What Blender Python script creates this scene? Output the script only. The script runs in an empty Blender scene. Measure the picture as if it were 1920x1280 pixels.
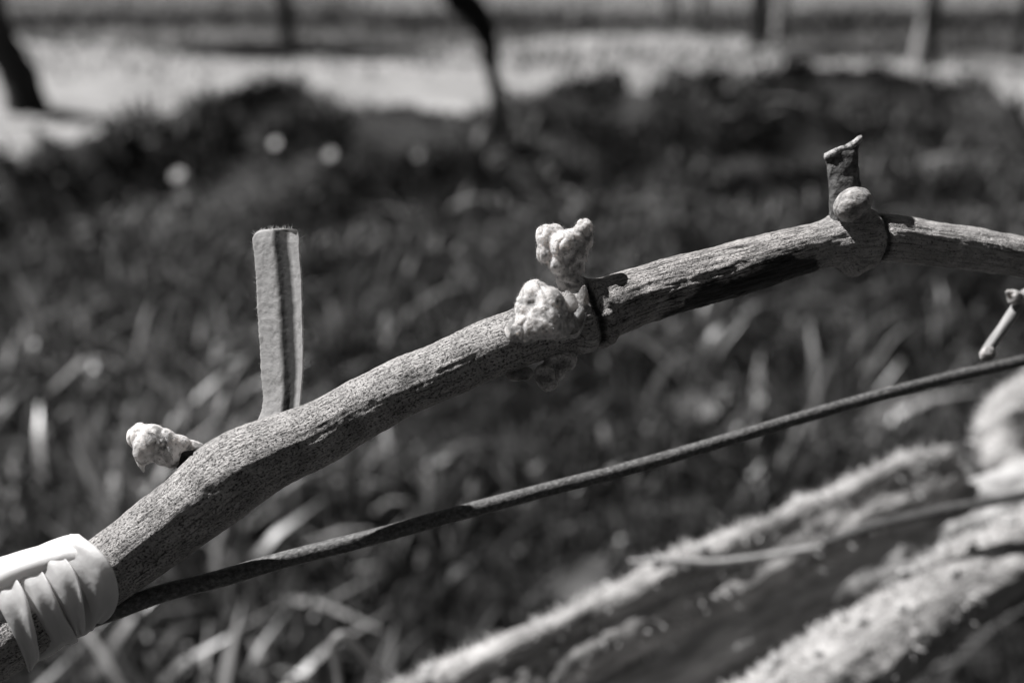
import bpy, bmesh, math
import numpy as np
from mathutils import Vector

# ------------------------------------------------------------------ camera, world, sun
scene = bpy.context.scene
COL = scene.collection
F = 2059.0                       # focal length in pixels of the 1920 px wide picture
PITCH = math.radians(22)
CAM = np.array([0.0, 0.0, 0.6])
FW = np.array([0, math.cos(PITCH), -math.sin(PITCH)])
RT = np.array([1.0, 0, 0])
UP = np.array([0, math.sin(PITCH), math.cos(PITCH)])
cd = bpy.data.cameras.new("camera")
cam = bpy.data.objects.new("camera", cd)
COL.objects.link(cam)
cam.location = CAM
cam.rotation_euler = (math.radians(90) - PITCH, 0, 0)
cd.sensor_width = 36
cd.lens = F / 1920 * 36
cd.clip_start = 0.01
cd.clip_end = 2000
cd.dof.use_dof = True
cd.dof.focus_distance = 0.213
cd.dof.aperture_fstop = 9.0
cd.dof.aperture_blades = 0
scene.camera = cam

SUN = np.array([-0.56, 0.23, 0.80]); SUN /= np.linalg.norm(SUN)
elev = math.asin(SUN[2]); azi = math.atan2(SUN[0], SUN[1])
w = bpy.data.worlds.new("World"); scene.world = w; w.use_nodes = True
nt = w.node_tree; nt.nodes.clear()
sky = nt.nodes.new("ShaderNodeTexSky"); sky.sky_type = 'NISHITA'; sky.sun_disc = False
sky.sun_elevation = elev; sky.sun_rotation = azi
sky.air_density = 0.3; sky.dust_density = 0.3; sky.ozone_density = 1.0
# red channel only: black and white film behind a red filter
bw = nt.nodes.new("ShaderNodeSeparateColor"); bg = nt.nodes.new("ShaderNodeBackground")
bg.inputs[1].default_value = 0.05
wo = nt.nodes.new("ShaderNodeOutputWorld")
nt.links.new(sky.outputs[0], bw.inputs[0]); nt.links.new(bw.outputs[0], bg.inputs[0]); nt.links.new(bg.outputs[0], wo.inputs[0])
sd = bpy.data.lights.new("sun", 'SUN'); sd.energy = 5.0; sd.angle = math.radians(0.5); sd.color = (1, .985, .975)
so = bpy.data.objects.new("sun", sd); COL.objects.link(so)
so.rotation_euler = Vector(SUN.tolist()).to_track_quat('Z', 'Y').to_euler()
so.location = (0, 0, 5)
scene.view_settings.view_transform = 'Standard'
scene.view_settings.look = 'None'
scene.view_settings.exposure = 0.95
scene.view_settings.gamma = 1.0

# ------------------------------------------------------------------ helpers
def P(px, py, d):
    return CAM + d * (FW + (px - 960) / F * RT + (640 - py) / F * UP)

def G(px, py, z=0.0):
    v = FW + (px - 960) / F * RT + (640 - py) / F * UP
    t = (z - CAM[2]) / v[2]
    return CAM + t * v

def _h(ix, iy, iz, seed):
    n = (ix * 374761393 + iy * 668265263 + iz * 2147483647 + seed * 1274126177) & 0xFFFFFFFF
    n = ((n ^ (n >> 13)) * 1274126177) & 0xFFFFFFFF
    n = ((n ^ (n >> 16)) * 2246822519) & 0xFFFFFFFF
    return ((n ^ (n >> 15)) & 0xFFFF) / 65535.0

def vnoise(p, seed=0):
    p = np.asarray(p, float)
    i = np.floor(p).astype(np.int64); f = p - i; u = f * f * (3 - 2 * f)
    r = 0
    for dx in (0, 1):
        for dy in (0, 1):
            for dz in (0, 1):
                wt = (u[:, 0] if dx else 1 - u[:, 0]) * (u[:, 1] if dy else 1 - u[:, 1]) * (u[:, 2] if dz else 1 - u[:, 2])
                r = r + wt * _h(i[:, 0] + dx, i[:, 1] + dy, i[:, 2] + dz, seed)
    return r * 2 - 1

def fbm(p, octv=4, seed=0, gain=.5):
    a, s, t = 1.0, 0, 0
    p = np.asarray(p, float)
    for o in range(octv):
        s = s + a * vnoise(p * 2 ** o + 17.3 * o, seed + o); t += a; a *= gain
    return s / t

def tag(o, label=None, cat=None, group=None, kind=None):
    if label: o["label"] = label
    if cat: o["category"] = cat
    if group: o["group"] = group
    if kind: o["kind"] = kind
    return o

def empty(name, loc):
    o = bpy.data.objects.new(name, None); COL.objects.link(o)
    o.location = tuple(float(c) for c in loc); o.empty_display_size = .01
    return o

def mesh_obj(name, V, faces, mat, parent=None, smooth=True, attrs=None, quads=None):
    V = np.asarray(V, float)
    off = np.array(parent_world(parent)) if parent else np.zeros(3)
    me = bpy.data.meshes.new(name)
    L = V - off
    if isinstance(faces, np.ndarray):
        k = faces.shape[1]; n = len(faces)
        me.vertices.add(len(L)); me.vertices.foreach_set("co", L.ravel())
        me.loops.add(n * k); me.loops.foreach_set("vertex_index", faces.ravel().astype(np.int32))
        me.polygons.add(n)
        me.polygons.foreach_set("loop_start", np.arange(0, n * k, k, dtype=np.int32))
        me.polygons.foreach_set("loop_total", np.full(n, k, dtype=np.int32))
        me.update(calc_edges=True); me.validate()
    else:
        me.from_pydata(L.tolist(), [], faces); me.update()
    if attrs:
        for an, av in attrs.items():
            av = np.asarray(av, float)
            if av.ndim == 1:
                a = me.attributes.new(an, 'FLOAT', 'POINT'); a.data.foreach_set("value", av)
            else:
                a = me.attributes.new(an, 'FLOAT_VECTOR', 'POINT'); a.data.foreach_set("vector", av.ravel())
    me.polygons.foreach_set("use_smooth", [smooth] * len(me.polygons))
    if mat: me.materials.append(mat)
    o = bpy.data.objects.new(name, me); COL.objects.link(o)
    if parent: o.parent = parent
    return o

def parent_world(p):
    l = np.zeros(3)
    while p is not None:
        l = l + np.array(p.location); p = p.parent
    return l

def spline(pts, n):
    """Catmull-Rom through rows of pts (any columns), n samples, by chord length of the first two columns"""
    pts = np.asarray(pts, float)
    k = np.r_[0, np.cumsum(np.maximum(np.linalg.norm(np.diff(pts[:, :3] if pts.shape[1] > 2 else pts, axis=0), axis=1), 1e-9))]
    m = np.gradient(pts, k, axis=0)
    t = np.linspace(0, k[-1], n)
    i = np.clip(np.searchsorted(k, t, side='right') - 1, 0, len(k) - 2)
    h = (k[i + 1] - k[i]); u = ((t - k[i]) / h)[:, None]; h = h[:, None]
    return ((2*u**3 - 3*u**2 + 1) * pts[i] + (u**3 - 2*u**2 + u) * h * m[i] + (-2*u**3 + 3*u**2) * pts[i+1] + (u**3 - u**2) * h * m[i+1])

def frames(C, ref):
    T = np.gradient(C, axis=0); T /= np.linalg.norm(T, axis=1)[:, None]
    E1 = np.cross(ref, T); E1 /= np.linalg.norm(E1, axis=1)[:, None]
    E2 = np.cross(E1, T)
    sg = np.sign((E2 @ ref)); E2 *= sg[:, None]
    return T, E1, E2

def tube(C, R, ref=None, nth=32, disp=None, flat=1.0):
    """C (n,3), R (n,) -> verts, faces, s, theta ; theta 0 at E1, 90 deg at E2 (towards ref)"""
    C = np.asarray(C); R = np.asarray(R)
    ref = -FW if ref is None else np.asarray(ref, float)
    T, E1, E2 = frames(C, ref)
    s = np.r_[0, np.cumsum(np.linalg.norm(np.diff(C, axis=0), axis=1))]
    th = np.linspace(0, 2 * math.pi, nth, endpoint=False)
    S, TH = np.meshgrid(s, th, indexing='ij')
    RR = np.repeat(R[:, None], nth, 1)
    if disp is not None:
        RR = RR + disp(S, TH, RR)
    V = C[:, None] + E1[:, None] * (RR * np.cos(TH))[..., None] + E2[:, None] * (RR * np.sin(TH) * flat)[..., None]
    n = len(C); idx = np.arange(n * nth).reshape(n, nth)
    a = idx[:-1]; b = idx[1:]
    fc = np.stack([a, np.roll(a, -1, 1), np.roll(b, -1, 1), b], -1).reshape(-1, 4)
    V = V.reshape(-1, 3)
    # caps: fan quads collapsed onto a centre point as rings of tiny radius
    c0, c1 = len(V), len(V) + 1
    V = np.vstack([V, C[0] , C[-1]])
    cap = []
    for j in range(0, nth, 2):
        cap.append([idx[0, j], c0, idx[0, (j + 2) % nth], idx[0, (j + 1) % nth]])
        cap.append([idx[-1, (j + 1) % nth], idx[-1, (j + 2) % nth], c1, idx[-1, j]])
    fc = np.vstack([fc, np.array(cap)])
    q0 = fc[len(fc) // 2 // nth * nth]; e1 = V[q0[1]] - V[q0[0]]; e2 = V[q0[3]] - V[q0[0]]
    ci = q0[0] // nth
    if np.dot(np.cross(e1, e2), V[q0[0]] - C[ci]) < 0: fc = fc[:, ::-1]
    cco = np.stack([RR * np.cos(TH), RR * np.sin(TH), S], -1).reshape(-1, 3)
    cco = np.vstack([cco, [0, 0, s[0]], [0, 0, s[-1]]])
    return V, fc, cco

def remesh(prims, voxel, smooth_it=4):
    """prims: list of (V, faces) -> one continuous skin (V, faces)"""
    me = bpy.data.meshes.new("tmp")
    VV, FF, o = [], [], 0
    for V, fc in prims:
        VV.append(V); FF += [[int(i) + o for i in q] for q in fc]; o += len(V)
    me.from_pydata(np.vstack(VV).tolist(), [], FF); me.update()
    ob = bpy.data.objects.new("tmp", me); COL.objects.link(ob)
    m = ob.modifiers.new("r", 'REMESH'); m.mode = 'VOXEL'; m.voxel_size = voxel
    if smooth_it:
        m2 = ob.modifiers.new("s", 'SMOOTH'); m2.iterations = smooth_it; m2.factor = .5
    dg = bpy.context.evaluated_depsgraph_get()
    ev = ob.evaluated_get(dg); em = ev.to_mesh()
    V = np.empty(len(em.vertices) * 3); em.vertices.foreach_get("co", V); V = V.reshape(-1, 3)
    N = np.empty(len(em.vertices) * 3); em.vertices.foreach_get("normal", N); N = N.reshape(-1, 3)
    fc = [list(p.vertices) for p in em.polygons]
    ev.to_mesh_clear(); bpy.data.objects.remove(ob); bpy.data.meshes.remove(me)
    if all(len(q) == 4 for q in fc): fc = np.array(fc)
    return V, N, fc

def ellip(c, r, rot=0.0, nu=24, nv=14):
    """ellipsoid in the camera's right/up/forward directions, rolled by rot degrees"""
    a = math.radians(rot)
    ax = math.cos(a) * RT + math.sin(a) * UP; ay = -math.sin(a) * RT + math.cos(a) * UP
    V = [c + ay * r[1]]; fc = []
    for j in range(1, nv):
        p = math.pi * j / nv
        for i in range(nu):
            q = 2 * math.pi * i / nu
            V.append(c + ax * r[0] * math.sin(p) * math.cos(q) + ay * r[1] * math.cos(p) + FW * r[2] * math.sin(p) * math.sin(q))
    V.append(c - ay * r[1]); L = len(V) - 1
    for i in range(nu): fc.append([0, 1 + i, 1 + (i + 1) % nu])
    for j in range(nv - 2):
        for i in range(nu):
            a0 = 1 + j * nu + i; a1 = 1 + j * nu + (i + 1) % nu
            fc.append([a0, a0 + nu, a1 + nu, a1])
    for i in range(nu): fc.append([L, L - nu + (i + 1) % nu, L - nu + i])
    return np.array(V), fc

def pxell(px, py, d, rx, ry, rz=None, rot=0, fwd=0.0):
    """ellipsoid at pixel px,py, depth d, pixel radii"""
    k = d / F
    rz = rz if rz is not None else min(rx, ry)
    return ellip(P(px, py, d), (rx * k, ry * k, rz * k), rot)

# ---- material helper
def mat(name):
    m = bpy.data.materials.new(name); m.use_nodes = True
    t = m.node_tree; b = t.nodes["Principled BSDF"]
    return m, t, b

def nd(t, typ, ins=None, **kw):
    n = t.nodes.new(typ)
    for k, v in kw.items(): setattr(n, k, v)
    if ins:
        for k, v in ins.items():
            if isinstance(v, bpy.types.NodeSocket): t.links.new(v, n.inputs[k])
            else: n.inputs[k].default_value = v
    return n

def noise(t, vec, scale, detail=4, rough=.55):
    n = nd(t, "ShaderNodeTexNoise", {"Scale": scale, "Detail": detail, "Roughness": rough})
    if vec is not None: t.links.new(vec, n.inputs["Vector"])
    return n.outputs["Fac"]

def ramp(t, fac, stops):
    r = nd(t, "ShaderNodeValToRGB", {"Fac": fac})
    e = r.color_ramp.elements
    while len(e) < len(stops): e.new(.5)
    for i, (p, v) in enumerate(stops):
        e[i].position = p; e[i].color = (v, v * .99, v * .985, 1)
    return r.outputs["Color"]

def math_(t, op, a, b=None, c=None, clamp=False):
    n = nd(t, "ShaderNodeMath", operation=op, use_clamp=clamp)
    for i, v in enumerate((a, b, c)):
        if v is None: continue
        if isinstance(v, bpy.types.NodeSocket): t.links.new(v, n.inputs[i])
        else: n.inputs[i].default_value = v
    return n.outputs[0]

def mul(t, a, b): 
    n = nd(t, "ShaderNodeMix", data_type='RGBA', blend_type='MULTIPLY'); n.inputs[0].default_value = 1
    t.links.new(a, n.inputs[6]); t.links.new(b, n.inputs[7]); return n.outputs[2]

def mixc(t, f, a, b):
    n = nd(t, "ShaderNodeMix", data_type='RGBA')
    for i, v in ((0, f), (6, a), (7, b)):
        if isinstance(v, bpy.types.NodeSocket): t.links.new(v, n.inputs[i])
        elif i == 0: n.inputs[0].default_value = v
        else: n.inputs[i].default_value = (v, v * .99, v * .985, 1)
    return n.outputs[2]

def bump(t, b, h, dist, strength=1.0):
    n = nd(t, "ShaderNodeBump", {"Height": h, "Distance": dist, "Strength": strength})
    t.links.new(n.outputs[0], b.inputs["Normal"]); return n

def scaled(t, vec, sc):
    n = nd(t, "ShaderNodeVectorMath", operation='MULTIPLY'); t.links.new(vec, n.inputs[0]); n.inputs[1].default_value = sc
    return n.outputs[0]

ALB = .60
def dim(t, col, k):
    n = nd(t, "ShaderNodeVectorMath", operation='SCALE'); t.links.new(col, n.inputs[0]); n.inputs["Scale"].default_value = k
    return n.outputs[0]
def setcol(t, b, col, k=None):
    t.links.new(dim(t, col, k or ALB), b.inputs["Base Color"])

def translucent(t, b, col, fac, k=None):
    if isinstance(col, bpy.types.NodeSocket): col = dim(t, col, k or ALB)
    tr = nd(t, "ShaderNodeBsdfTranslucent")
    if isinstance(col, bpy.types.NodeSocket): t.links.new(col, tr.inputs[0])
    else: tr.inputs[0].default_value = (col, col, col, 1)
    mx = nd(t, "ShaderNodeMixShader"); mx.inputs[0].default_value = fac
    t.links.new(b.outputs[0], mx.inputs[1]); t.links.new(tr.outputs[0], mx.inputs[2])
    t.links.new(mx.outputs[0], t.nodes["Material Output"].inputs[0])

# ------------------------------------------------------------------ materials
def m_cane():
    m, t, b = mat("cane_bark")
    at = nd(t, "ShaderNodeAttribute", attribute_name="cco").outputs["Vector"]
    zn = nd(t, "ShaderNodeAttribute", attribute_name="zone")          # x: streak amount, y: dark patch, z: fine grain amount
    sep = nd(t, "ShaderNodeSeparateXYZ"); t.links.new(zn.outputs["Vector"], sep.inputs[0])
    streak = noise(t, scaled(t, at, (1, 1, .06)), 2100, 6, .7)
    speck = noise(t, scaled(t, at, (1, 1, .7)), 2900, 3, .7)
    blot = noise(t, at, 230, 4, .6)
    col = ramp(t, streak, [(.34, .24), (.45, .76), (.57, 1.0)])
    dots = ramp(t, speck, [(.38, .06), (.45, .6), (.51, 1.0)])
    deep = ramp(t, speck, [(.33, .15), (.44, .95), (.5, 1.0)])
    col = mul(t, col, mixc(t, sep.outputs[2], deep, dots))
    st2 = ramp(t, streak, [(.36, .14), (.47, .8), (.6, 1.0)])
    col = mixc(t, sep.outputs[0], col, mul(t, col, st2))
    col = mul(t, col, ramp(t, blot, [(.32, .62), (.60, 1.0)]))
    col = dim(t, col, 1.18)
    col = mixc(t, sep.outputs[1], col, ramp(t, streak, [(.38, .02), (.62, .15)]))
    setcol(t, b, col)
    b.inputs["Roughness"].default_value = .62
    b.inputs["Specular IOR Level"].default_value = .2
    hh = math_(t, 'ADD', math_(t, 'MULTIPLY', streak, .8), math_(t, 'MULTIPLY', speck, 1.3))
    bump(t, b, hh, .0011, .9)
    return m

def m_bud(name="woolly_bud", base=(.42, .68, .82), tr=.3, sc=1.0, warty=.45, alb=1.0, sss=.75):
    m, t, b = mat(name)
    co = nd(t, "ShaderNodeTexCoord").outputs["Object"]
    big = noise(t, co, 260 * sc, 4, .6); fine = noise(t, co, 1500 * sc, 4, .7)
    vor = nd(t, "ShaderNodeTexVoronoi", {"Scale": 260.0 * sc}, feature='DISTANCE_TO_EDGE'); t.links.new(co, vor.inputs["Vector"])
    col = ramp(t, big, [(.38, base[0]), (.5, base[1]), (.62, base[2])])
    col = mul(t, col, ramp(t, fine, [(.34, .30), (.46, .9), (.6, 1.0)]))
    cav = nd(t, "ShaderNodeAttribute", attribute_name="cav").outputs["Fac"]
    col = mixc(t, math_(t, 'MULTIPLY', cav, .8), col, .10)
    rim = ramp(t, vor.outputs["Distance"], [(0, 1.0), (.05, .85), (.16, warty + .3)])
    col = mul(t, col, rim)
    setcol(t, b, col, alb)
    b.inputs["Roughness"].default_value = .6
    b.inputs["Subsurface Weight"].default_value = sss; b.inputs["Subsurface Radius"].default_value = (1, .95, .9)
    b.inputs["Subsurface Scale"].default_value = .0022
    b.inputs["Sheen Weight"].default_value = .3
    bump(t, b, math_(t, 'ADD', math_(t, 'MULTIPLY', fine, .6), big), .0009, .8)
    translucent(t, b, col, tr, alb)
    return m

def m_simple(name, stops, scale, rough=.7, bdist=0.0, detail=4, tr=0.0, stretch=None, attr=None, spec=.4, alb=None, sss=0.0):
    m, t, b = mat(name)
    co = nd(t, "ShaderNodeAttribute", attribute_name=attr).outputs["Vector"] if attr else nd(t, "ShaderNodeTexCoord").outputs["Object"]
    if stretch: co = scaled(t, co, stretch)
    n = noise(t, co, scale, detail, .6)
    col = ramp(t, n, stops)
    setcol(t, b, col, alb); b.inputs["Roughness"].default_value = rough
    b.inputs["Specular IOR Level"].default_value = spec
    b.inputs['Subsurface Weight'].default_value = sss; b.inputs['Subsurface Scale'].default_value = .003; b.inputs['Subsurface Radius'].default_value = (1, .97, .95)
    if bdist: bump(t, b, n, bdist, .8)
    if tr: translucent(t, b, col, tr, alb)
    return m

def m_blade(name, lo, hi, rough=.35, tr=.3, spec=.5):
    m, t, b = mat(name)
    tone = nd(t, "ShaderNodeAttribute", attribute_name="tone").outputs["Fac"]
    col = ramp(t, tone, [(0, lo), (.75, lo + (hi - lo) * .22), (1, hi)])
    setcol(t, b, col); b.inputs["Roughness"].default_value = rough
    b.inputs["Specular IOR Level"].default_value = spec
    translucent(t, b, col, tr)
    return m

M_CANE = m_cane()
M_BUD = m_bud(base=(.62, .86, .95), tr=.12)
M_PAPER = m_bud("papery_bud", (.62, .86, .95), .2, .6, .7)
M_SCALE = m_bud("bud_scale", (.16, .42, .70), .25, .8, .25)
M_SMALLBUD = m_bud("brown_bud", (.22, .60, .92), .15, 1.2)
M_DARK = m_simple("shaded_scale", [(.35, .012), (.65, .06)], 900, .6, .0006)  # near black colour includes the shadow under the left bud
M_GREYBUD = m_bud("round_bud", (.24, .48, .66), .2, 1.1, .35)
M_TIE = m_simple("white_tie", [(.3, .96), (.6, 1.0)], 260, .55, .0003, 3, tr=.42, alb=.82, sss=.5)
M_WIRE = m_simple("wire_metal", [(.35, .07), (.52, .15), (.7, .30)], 1300, .55, .0003, 6, attr="cco", stretch=(1, 1, .8))
M_HAIR = m_simple("pale_hair", [(.3, .7), (.7, .85)], 50, .5, tr=.3)

# ------------------------------------------------------------------ ground and path
rng = np.random.default_rng(7)
LOWB = np.array([(-900, 420), (-200, 420), (0, 385), (60, 350), (150, 275), (300, 268), (470, 205), (560, 205), (650, 240), (780, 235), (900, 245), (1000, 200), (1140, 172), (1200, 205), (1290, 190), (1400, 165), (1500, 142), (1560, 142), (1700, 150), (1800, 205), (1920, 245), (2200, 270), (3000, 260)], float)
UPB = np.array([(-900, 60), (-200, 66), (60, 72), (300, 98), (480, 120), (600, 112), (900, 90), (1200, 62), (1400, 74), (1500, 98), (1530, 126), (1600, 118), (1700, 119), (1920, 120), (2200, 118), (3000, 118)], float)

def ridge_y(x):
    q = np.array([G(a, b) for a, b in LOWB]); o = np.argsort(q[:, 0])
    return np.interp(x, q[o, 0], q[o, 1])

def height(x, y):
    x = np.asarray(x, float); y = np.asarray(y, float)
    p = np.stack([x, y, np.zeros_like(x)], -1).reshape(-1, 3)
    h = (.022 * fbm(p * 2.2, 3, 5) + .010 * fbm(p * 9, 3, 8)).reshape(x.shape)
    mound = (.05 * fbm(p * 3.7, 3, 61)).reshape(x.shape)
    ry = ridge_y(x)
    d = y - (ry - .24)
    bank = .085 * np.exp(-(np.where(d > 0, d / .16, d / .34)) ** 2)
    fall = -.05 * np.exp(-((y - (ry - .95)) / .4) ** 2)
    near = np.clip((6 - y) / 3, 0, 1)
    return h + (bank + fall + mound * np.clip(1 - np.abs(d + .3) / .6, 0, 1)) * near

def ground():
    xs = np.r_[-400, -120, -40, -15, np.linspace(-6, -3, 12), np.linspace(-2.9, 2.9, 230), np.linspace(3, 6, 12), 15, 40, 120, 400]
    ys = np.r_[-400, -100, -30, -8, -3, np.linspace(-1.5, .1, 12), np.linspace(.15, 5, 260), np.linspace(5.1, 9, 60), 12, 20, 40, 90, 200, 600]
    X, Y = np.meshgrid(xs, ys, indexing='ij')
    Z = height(X, Y); Z = np.where((abs(X) > 6) | (Y > 9) | (Y < -1.5), 0, Z)
    V = np.stack([X, Y, Z], -1).reshape(-1, 3)
    idx = np.arange(len(V)).reshape(X.shape)
    fc = np.stack([idx[:-1, :-1], idx[1:, :-1], idx[1:, 1:], idx[:-1, 1:]], -1).reshape(-1, 4)
    m, t, b = mat("soil")
    co = nd(t, "ShaderNodeTexCoord").outputs["Object"]
    a = noise(t, co, 3.2, 5, .6); c = noise(t, co, 60, 5, .7)
    far = noise(t, scaled(t, co, (.4, 1.6, 1)), 1.6, 3, .5)
    col = ramp(t, a, [(.35, .012), (.6, .04)])
    sp = nd(t, "ShaderNodeSeparateXYZ"); t.links.new(co, sp.inputs[0])
    fm = math_(t, 'MULTIPLY', math_(t, 'SUBTRACT', sp.outputs[1], 3.7), 2.0, clamp=True)
    col = mixc(t, fm, col, ramp(t, far, [(.35, .08), (.6, .22)]))
    col = mul(t, col, ramp(t, c, [(.3, .5), (.65, 1.0)]))
    setcol(t, b, col); b.inputs["Roughness"].default_value = .95
    bump(t, b, c, .02, .8)
    return tag(mesh_obj("ground", V, fc, m), kind="structure")

def strip(name, low, up, m, nx=260, ny=24, lift=.004, jag=0.0):
    px = np.linspace(low[0, 0], low[-1, 0], nx)
    lo = np.interp(px, low[:, 0], low[:, 1]); hi = np.interp(px, up[:, 0], up[:, 1])
    V = []
    for i, x in enumerate(px):
        a = G(x, lo[i]); b = G(x, hi[i])
        for j in range(ny):
            f = j / (ny - 1); q = a * (1 - f) + b * f; V.append(q)
    V = np.array(V)
    V[:, 2] = height(V[:, 0], V[:, 1]) + lift
    # keep the strip just above the ground's own mesh resolution
    V[:, 2] += .006
    idx = np.arange(len(V)).reshape(nx, ny)
    fc = np.stack([idx[:-1, :-1], idx[1:, :-1], idx[1:, 1:], idx[:-1, 1:]], -1).reshape(-1, 4)
    return tag(mesh_obj(name, V, fc, m), kind="structure")

M_PATH = m_simple("pale_dry_soil", [(.34, .20), (.5, .36), (.66, .44)], 4, .9, .01, 7, stretch=(.7, 1.6, 1))
M_PATH2 = m_simple("grey_dry_soil", [(.35, .12), (.65, .24)], 5, .9, .01, 5)
ground()
strip("dirt_path", LOWB, UPB, M_PATH)
far_lo = np.array([(660, 12), (680, 24), (820, 22), (1000, 24), (1400, 26), (1700, 20), (2100, 22), (2600, 24)], float)
far_hi = far_lo.copy(); far_hi[:, 1] = -25
strip("far_dirt_path", far_lo, far_hi, M_PATH2, 80, 8)

# ------------------------------------------------------------------ grass and weeds
def blades(name, pos, hgt, wid, lean, mat_, label, cat, tone=None, K=5, seed=1, curl=1.0, kind="stuff"):
    r = np.random.default_rng(seed); n = len(pos)
    az = r.uniform(0, 2 * math.pi, n)
    ld = np.stack([np.cos(az), np.sin(az), np.zeros(n)], -1)
    fa = az + math.pi / 2 + r.normal(0, .5, n)
    sd_ = np.stack([np.cos(fa), np.sin(fa), r.normal(0, .15, n)], -1)
    t = np.linspace(0, 1, K)
    lean = lean * r.uniform(.2, 1.6, n)
    out = (lean[:, None] * t[None] ** (1.0 + curl)) * hgt[:, None]
    up = hgt[:, None] * (t[None] - .35 * np.minimum(lean, 1.6)[:, None] * t[None] ** 3)
    C = pos[:, None] + ld[:, None] * out[..., None] + np.array([0, 0, 1.0]) * up[..., None]
    prof = np.array([.55, .9, 1.0, .75, .08]) if K == 5 else np.interp(t, [0, .3, .6, 1], [.5, 1, .9, .08])
    W = sd_[:, None] * (wid[:, None] * prof[None] * .5)[..., None]
    V = np.stack([C - W, C + W], 2).reshape(-1, 3)
    base = (np.arange(n) * K * 2)[:, None]
    k = np.arange(K - 1)[None] * 2
    q = np.stack([base + k, base + k + 1, base + k + 3, base + k + 2], -1).reshape(-1, 4)
    tn = r.random(n) if tone is None else tone
    return tag(mesh_obj(name, V, q, mat_, attrs={"tone": np.repeat(tn, K * 2)}), label, cat, kind=kind)

def scatter(n, x0, x1, y0, y1, seed, keep=None):
    r = np.random.default_rng(seed)
    x = r.uniform(x0, x1, n); y = r.uniform(y0, y1, n)
    if keep is not None:
        k = keep(x, y, r); x, y = x[k], y[k]
    return np.stack([x, y, height(x, y) - .003], -1)

def fov(x, y, m=.35):   # inside a generous wedge
    return np.abs(x) < .55 * y + m

def clump(x, y, sc, seed):
    return vnoise(np.stack([x * sc, y * sc, 0 * x], -1), seed)

G_MAT = m_blade("grass_blade", .010, .50, .5, .35, .3)
D_MAT = m_blade("shaded_weed", .008, .30, .8, .25, .12)  # leaf colour darkened to paint in the shadow band on the bank
F_MAT = m_blade("far_grass", .010, .10, .6, .3, .2)

p = scatter(36000, -1.4, 1.6, .30, 2.3, 11, lambda x, y, r: fov(x, y) & (r.random(len(x)) < np.clip(2.3 - .95 * y, .08, .9)))
r = np.random.default_rng(3); n = len(p)
blades("short_grass", p, r.uniform(.03, .11, n), r.uniform(.002, .0055, n), r.uniform(.3, 1.2, n), G_MAT,
       "short mixed grass with light and dark blades covering the ground under the cane", "grass", tone=np.clip(r.random(n) ** 3.0 * (1 + .8 * clump(p[:, 0], p[:, 1], 7, 55)), 0, 1), seed=4)
p = scatter(7500, -.75, 1.3, .40, 1.45, 112, lambda x, y, r: fov(x, y) & (clump(x, y, 4, 9) + .35 * (x < .3) > -.1))
n = len(p)
blades("dry_grass", p, r.uniform(.05, .16, n) * np.clip(.8 + .7 * clump(p[:, 0], p[:, 1], 6, 19), .3, 1.5), r.uniform(.004, .011, n), r.uniform(.1, .9, n), m_blade("dry_blade", .05, .8, .35, .35),
       "pale broad dry grass blades in the lower left foreground", "grass", tone=r.random(n) ** 1.1, seed=5)

def bank_keep(x, y, r):
    ry = ridge_y(x)
    e = clump(x, y, 5, 21) * .16 + clump(x, y, 17, 22) * .08 + r.exponential(.05, len(x))
    return (y < ry - .14 + e) & (clump(x, y, 9, 71) > -.45) & (y > np.minimum(ry - 1.35, 1.35)) & fov(x, y, .6)
p = scatter(50000, -2.4, 2.4, 1.2, 4.6, 13, bank_keep)
n = len(p); cl = np.clip(.75 + .9 * clump(p[:, 0], p[:, 1], 6, 33), .25, 1.7)
blades("bank_weeds", p, r.uniform(.025, .085, n) * cl, r.uniform(.006, .016, n), r.uniform(.4, 1.6, n), D_MAT,
       "leafy weeds with shade painted into their dark colour, on the bank in front of the pale path", "weeds", tone=np.clip(r.random(n) ** 1.6 * (.75 + 1.9 * clump(p[:, 0], p[:, 1], 4.5, 52)), 0, 1), seed=6)
p = scatter(26000, -4, 4, 3.9, 7.4, 14, lambda x, y, r: fov(x, y, .8) & ((np.abs(y - 5.75 + .15 * np.sin(x * 1.3)) < .45) | (r.random(len(x)) < .15) | (np.abs(y - 4.35 - .25 * np.abs(x - .2)) < .08)) & ~((y < ridge_y(x) + .3)))
_g = G(560, 106); _r = np.random.default_rng(8)
_x = _g[0] + _r.normal(0, .20, 900); _y = _g[1] + _r.normal(0, .06, 900)
p = np.vstack([p, np.stack([_x, _y, height(_x, _y)], -1)])
n = len(p)
blades("far_grass", p, r.uniform(.03, .08, n), r.uniform(.006, .014, n), r.uniform(.4, 1.4, n), F_MAT,
       "dark strips of grass across the ground behind the pale path", "grass", tone=r.random(n), seed=7)

# ------------------------------------------------------------------ the vine cane
FD = 0.213
cane_pts = np.array([  # px, py, width px, depth
 (-900, 1900, 150, .262), (-560, 1560, 140, .232), (-300, 1385, 134, .214), (-80, 1254, 128, .2105), (40, 1178, 128, .2105), (125, 1120, 130, .211), (210, 1062, 131, .2115),
 (324, 978, 138, .212), (400, 920, 147, .212), (462, 873, 147, .212), (520, 845, 132, .2125), (590, 815, 121, .2125), (680, 765, 113, .2130), (759, 724, 109, .2130), (840, 690, 107, .2132),
 (922, 652, 108, .2135), (1000, 622, 110, .214), (1060, 600, 122, .2145), (1098, 592, 128, .2148), (1150, 573, 114, .2155), (1195, 556, 108, .2162), (1240, 542, 106, .217), (1330, 518, 103, .2185), (1430, 490, 99, .2205),
 (1500, 470, 90, .2225), (1545, 459, 84, .2235), (1590, 451, 96, .225), (1625, 448, 98, .226), (1665, 447, 88, .227), (1750, 457, 83, .230), (1850, 471, 79, .2335), (1920, 483, 74, .236), (2050, 515, 72, .242), (2300, 590, 68, .252), (2600, 720, 62, .262)], float)
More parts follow.
